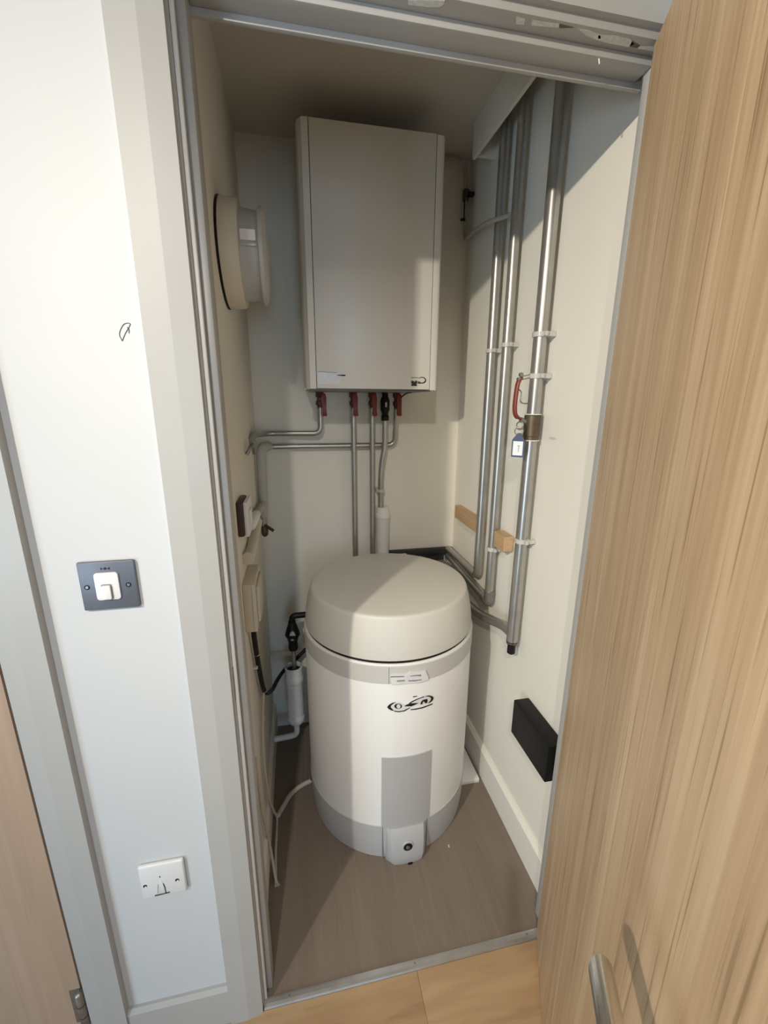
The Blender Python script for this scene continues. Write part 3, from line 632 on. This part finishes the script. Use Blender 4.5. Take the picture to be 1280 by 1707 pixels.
obj('tag_print', bm, 'ink_soft', kt); obj('tag_print', facing([(.0015, .014), (.003, .014), (.003, .030), (.0015, .030)], KC, .0036, .0039), 'ink_soft', kt)
rp_ = [(.722 + .009 * math.cos(a), .316 - .006 * math.cos(a), 1.352 + .010 * math.sin(a)) for a in [2 * math.pi * k / 16 for k in range(17)]]
obj('key_ring', tube(B(), rp_, .0018, 8), 'hinge', kt, 60)
rp_ = [(.721 + .005 * math.cos(a), .312 - .008 * math.cos(a), 1.367 + .010 * math.sin(a)) for a in [2 * math.pi * k / 16 for k in range(17)]]
obj('key_ring', tube(B(), rp_, .0020, 8), 'steel_dark', kt, 60)
# wooden packing blocks
for (x0, y0, y1, z0, z1, lab) in ((.776, .646, .892, .956, 1.010, 'wooden packing block beside the riser pipe nearest the back corner'), (.768, .432, .506, .962, 1.014, 'wooden packing block between the middle and the thick riser pipe')):
    tag(obj('packing_block', prism(B(), [(y0, z0 + .004), (y0 + .006, z0), (y1, z0), (y1, z1), (y0 + .004, z1)], 'x', x0, XR - .0005, .002), 'batten'), lab, 'wood block', 'wooden packing blocks on the right wall')
# black box low on the right wall
bb = thing('black_box', 'black rectangular box fixed low on the right cupboard wall', 'box', (.778, .176, .43))
box('housing', .753, XR - .0005, .080, .268, .431, .5475, 'black', bb, .003)
box('indicator', .782, .790, .0793, .0803, .520, .528, 'clip', bb)
obj('foot', lathe(B(), [(.003, 0), (.003, .004)], (.762, .105, .427), 'z', 8), 'ink_soft', bb)
# filling loop in the top corner
fl = thing('filling_loop', 'thin grey pipe with two small black levers in the top right corner', 'pipe', (.78, .94, 2.0))
obj('pipe_run', tube(B(), spline([(.610, .940, 2.255), (.680, .940, 2.262), (.735, .940, 2.262), (.768, .940, 2.240), (.777, .940, 2.195), (.780, .940, 2.10), (.781, .937, 2.03), (.777, .915, 2.006), (.764, .820, 1.994), (.748, .70, 1.972), (.745, .62, 1.956), (.757, .530, 1.939)], 7), .0066, 12), 'pipe_paint', fl, 60)
obj('valve_body', lathe(B(), [(.0105, 2.135), (.0125, 2.142), (.0125, 2.165), (.0105, 2.172)], (.779, .940, 0), 'z', 12), 'brass', fl, 40)
obj('valve_lever', bx(B(), .778, .800, .910, .930, 2.143, 2.156, .003), 'black', fl, 40)
obj('valve_lever', bx(B(), .758, .776, .925, .934, 2.068, 2.076, .002), 'black', fl, 40)
obj('valve_rod', tube(B(), [(.7715, .930, 2.07), (.7705, .930, 2.135)], .0022, 8), 'black', fl, 60)

# ------------------------------------------------------------------ left wall
ef = thing('extractor_fan', 'round cream extractor fan high on the left wall', 'fan', (XL, .478, 1.65))
FC = (0, .478, 1.772)
obj('shadow_gap_disc', lathe(B(), [(.121, XL), (.121, XL + .004)], FC, 'x', 48), 'black', ef, 40)  # black disc that paints in the shadow gap between drum and wall
obj('drum', lathe(B(), [(.116, XL + .004), (.120, XL + .006), (.118, .022), (.114, .030), (.102, .031)], FC, 'x', 56), 'cream_pl', ef, 35)
nk = obj('neck', lathe(B(), [(.102, .030), (.100, .034), (.096, .072)], FC, 'x', 56), 'fan_grey', ef, 35)
for dz, h, m_ in ((.016, .022, 'white_pl'), (-.004, .004, 'clip')):
    yy = .478 - math.sqrt(.102 ** 2 - dz ** 2)
    box('vent_slat', .034, .068, yy - .0008, yy + .03, FC[2] + dz - h / 2, FC[2] + dz + h / 2, m_, nk)
obj('front_cover', lathe(B(), [(.104, .071), (.108, .074), (.107, .082), (.090, .088), (.040, .091), (.003, .092)], FC, 'x', 56), 'fan_grey', ef, 35)

fs = thing('fused_spur', 'white switch plate on a dark brown box on the left wall', 'switch', (XL, .39, 1.085))
box('back_box', XL, -.001, .332, .430, 1.092, 1.182, 'brown_pl', fs, .004)
obj('plate', bx(B(), -.001, .010, .338, .428, 1.090, 1.180, .003, 2), 'white_pl', fs, 40)
obj('rocker', bx(B(), .010, .014, .365, .400, 1.115, 1.155, .002, 2), 'white_pl', fs, 40)
obj('flex_outlet', tube(B(), spline([(.008, .40, 1.10), (.014, .43, 1.11), (.016, .47, 1.115), (.010, .52, 1.10)], 6), .012, 12), 'white_pl', fs, 50)
wb = thing('wiring_box', 'cream plastic wiring box on the left wall below the switch', 'wiring box', (XL, .40, .83))
box('box_body', XL, .0140, .320, .470, .830, .966, 'cream_pl', wb, .002)
box('lid_seam', XL + .014, .0143, .3193, .3203, .833, .963, 'ink_soft', wb).scale = (.04, 1, 1)
box('box_lid', .0140, .0210, .345, .455, .845, .950, 'cream_pl', wb, .003)
# lagged vertical pipe with drain cock
lg_ = thing('lagged_pipe', 'pale lagged pipe hanging down in the back left corner with a brass drain cock', 'pipe', (.008, .87, .94))
obj('lagging', tube(B(), fillet([(.030, .940, 1.262), (.008, .875, 1.264), (.006, .870, 1.20), (.002, .870, 1.005)], .030), .0175, 18), 'insul', lg_, 50)
obj('pipe_end', lathe(B(), [(.011, .955), (.012, .960), (.012, 1.006)], (.002, .870, 0), 'z', 14), 'steel', lg_, 50)
dcock = obj('drain_cock', lathe(B(), [(.006, .925), (.012, .932), (.014, .948), (.0125, .968)], (.002, .868, 0), 'z', 14), 'brass', lg_, 50)
obj('cock_outlet', tube(B(), [(.004, .862, .972), (.026, .852, .958), (.036, .850, .950)], .006, 10), 'brown_pl', dcock, 50)
tag(pipe('stub_pipe', [(.004, .870, 1.055), (.002, .78, 1.060), (.000, .620, 1.072), (-.004, .52, 1.09)], .0125, 'insul', None, .03), 'pale pipe running forward along the left wall to the switch', 'pipe')
tag(obj('lagging_offcut', tube(B(), spline([(.004, .600, 1.060), (.000, .540, 1.035), (-.003, .440, 1.015), (-.004, .375, 1.020)], 6), .016, 14), M['cream_pl'], None, 50), 'beige lagged pipe stub sloping below the left wall switch', 'pipe')
tag(obj('pipe_hook', tube(B(), spline([(-.012, .60, 1.27), (-.002, .605, 1.288), (.002, .63, 1.298), (.002, .67, 1.285), (.000, .70, 1.262)], 6), .006, 10), 'steel_dark', None, 60), 'dark bent pipe hook on the left wall under the corner elbow', 'hook')

# ------------------------------------------------------------------ tundish and trap left of the cylinder
TX, TY = .0855, .750
td = thing('tundish', 'black tundish with an elbow to the cylinder, above the white trap', 'tundish', (TX, TY, .50))
obj('elbow', tube(B(), fillet([(.206, TY, .642), (TX + .004, TY, .642), (TX + .004, TY, .595)], .016), .0115, 14), 'black', td, 50)
obj('funnel', lathe(B(), [(.0165, .500), (.0185, .510), (.0165, .530), (.0230, .556), (.0280, .562), (.0280, .567), (.0235, .584), (.0145, .612), (.0135, .620)], (TX + .003, TY, 0), 'z', 24), 'black', td, 40)
obj('window', prism(B(), [(TX - .008, .573), (TX + .014, .573), (TX + .010, .586), (TX + .003, .591), (TX - .004, .586)], 'y', TY - .0265, TY - .0195), 'fan_grey', td)
obj('window', prism(B(), [(TX - .004, .552), (TX + .008, .552), (TX + .006, .560), (TX - .003, .560)], 'y', TY - .0272, TY - .0205), 'hinge', td)
obj('outlet_pipe', lathe(B(), [(.0080, .405), (.0080, .508)], (TX + .003, TY, 0), 'z', 14), 'steel', td, 50)
tp = thing('waste_trap', 'white plastic waste trap hanging left of the cylinder', 'trap', (TX, TY, .09))
obj('trap_body', lathe(B(), [(.0280, .208), (.0325, .212), (.0325, .362), (.0335, .366)], (TX, TY, 0), 'z', 28), 'white_pl', tp, 40)
obj('top_collar', lathe(B(), [(.0335, .358), (.0365, .362), (.0365, .384), (.0330, .390), (.0340, .425), (.0305, .427), (.0290, .405)], (TX, TY, 0), 'z', 28, False), 'white_pl', tp, 40)
obj('collar_dark', lathe(B(), [(.0295, .400), (.0295, .408)], (TX, TY, 0), 'z', 24), 'black', tp)
obj('bottom_nut', lathe(B(), [(.018, .168), (.0270, .170), (.0345, .182), (.0355, .198), (.0300, .210)], (TX, TY, 0), 'z', 20), 'white_pl', tp, 40)
obj('elbow_pipe', tube(B(), fillet([(TX, TY, .175), (TX, TY, .105), (XL + .001, TY, .098)], .024), .0115, 14), 'white_pl', tp, 50)

# ------------------------------------------------------------------ cables on the left
def cable(name, pts, r, mat, label, flat=None):
    return tag(obj(name, tube(B(), spline(pts, 7), r, 10, flat), mat, None, 70), label, 'cable')
bcab = thing('black_cable', 'thick black cable looping from the wiring box behind the white trap', 'cable', (-.002, .36, .53))
obj('cable_run', tube(B(), spline([(-.002, .362, .832), (-.004, .379, .776), (-.004, .432, .643), (-.001, .500, .513), (.010, .620, .425), (.025, .730, .390), (.048, .800, .380), (.093, .835, .400), (.126, .850, .422), (.200, .870, .480)], 7), .0075, 12), 'black', bcab, 70)
for p in ((-.004, .405, .710), (-.001, .497, .517)):
    obj('cable_tie', lathe(B(), [(.0082, -.002), (.0088, -.0015), (.0088, .0015), (.0082, .002)], p, 'z', 12), 'clip', bcab, 40)
cable('white_cable', [(-.004, .494, .512), (-.007, .455, .46), (-.008, .420, .40), (-.007, .402, .30), (-.003, .425, .16), (.004, .470, .05), (.010, .486, .006), (.011, .430, .0045), (.011, .360, .0042), (.0155, .262, .0040)], .0042, 'cable', 'thin cream cable dropping from the black cable to the floor by the left wall')
cable('white_cable', [(-.0125, .274, .470), (-.0120, .288, .37), (-.010, .308, .23), (-.003, .326, .12), (.006, .312, .04), (.016, .276, .008), (.0245, .262, .0045)], .0042, 'cable', 'second cream cable sloping down the left wall nearest the doorway')
cable('heater_cable', [(.1335, .6095, .0125), (.128, .608, .010), (.108, .603, .008), (.079, .588, .007), (.052, .562, .007), (.036, .533, .007), (.022, .508, .007), (.014, .488, .010)], .0085, 'cable', 'white cable curving across the floor from the cylinder base')
for (y, z) in ((.405, .660), (.478, .420)):
    tag(obj('cable_clip', bx(B(), XL, XL + .012, y, y + .014, z, z + .006, .001), 'white_pl'), 'small white cable clip on the left wall ' + ('below the wiring box' if z > .5 else 'beside the cream cable'), 'clip')
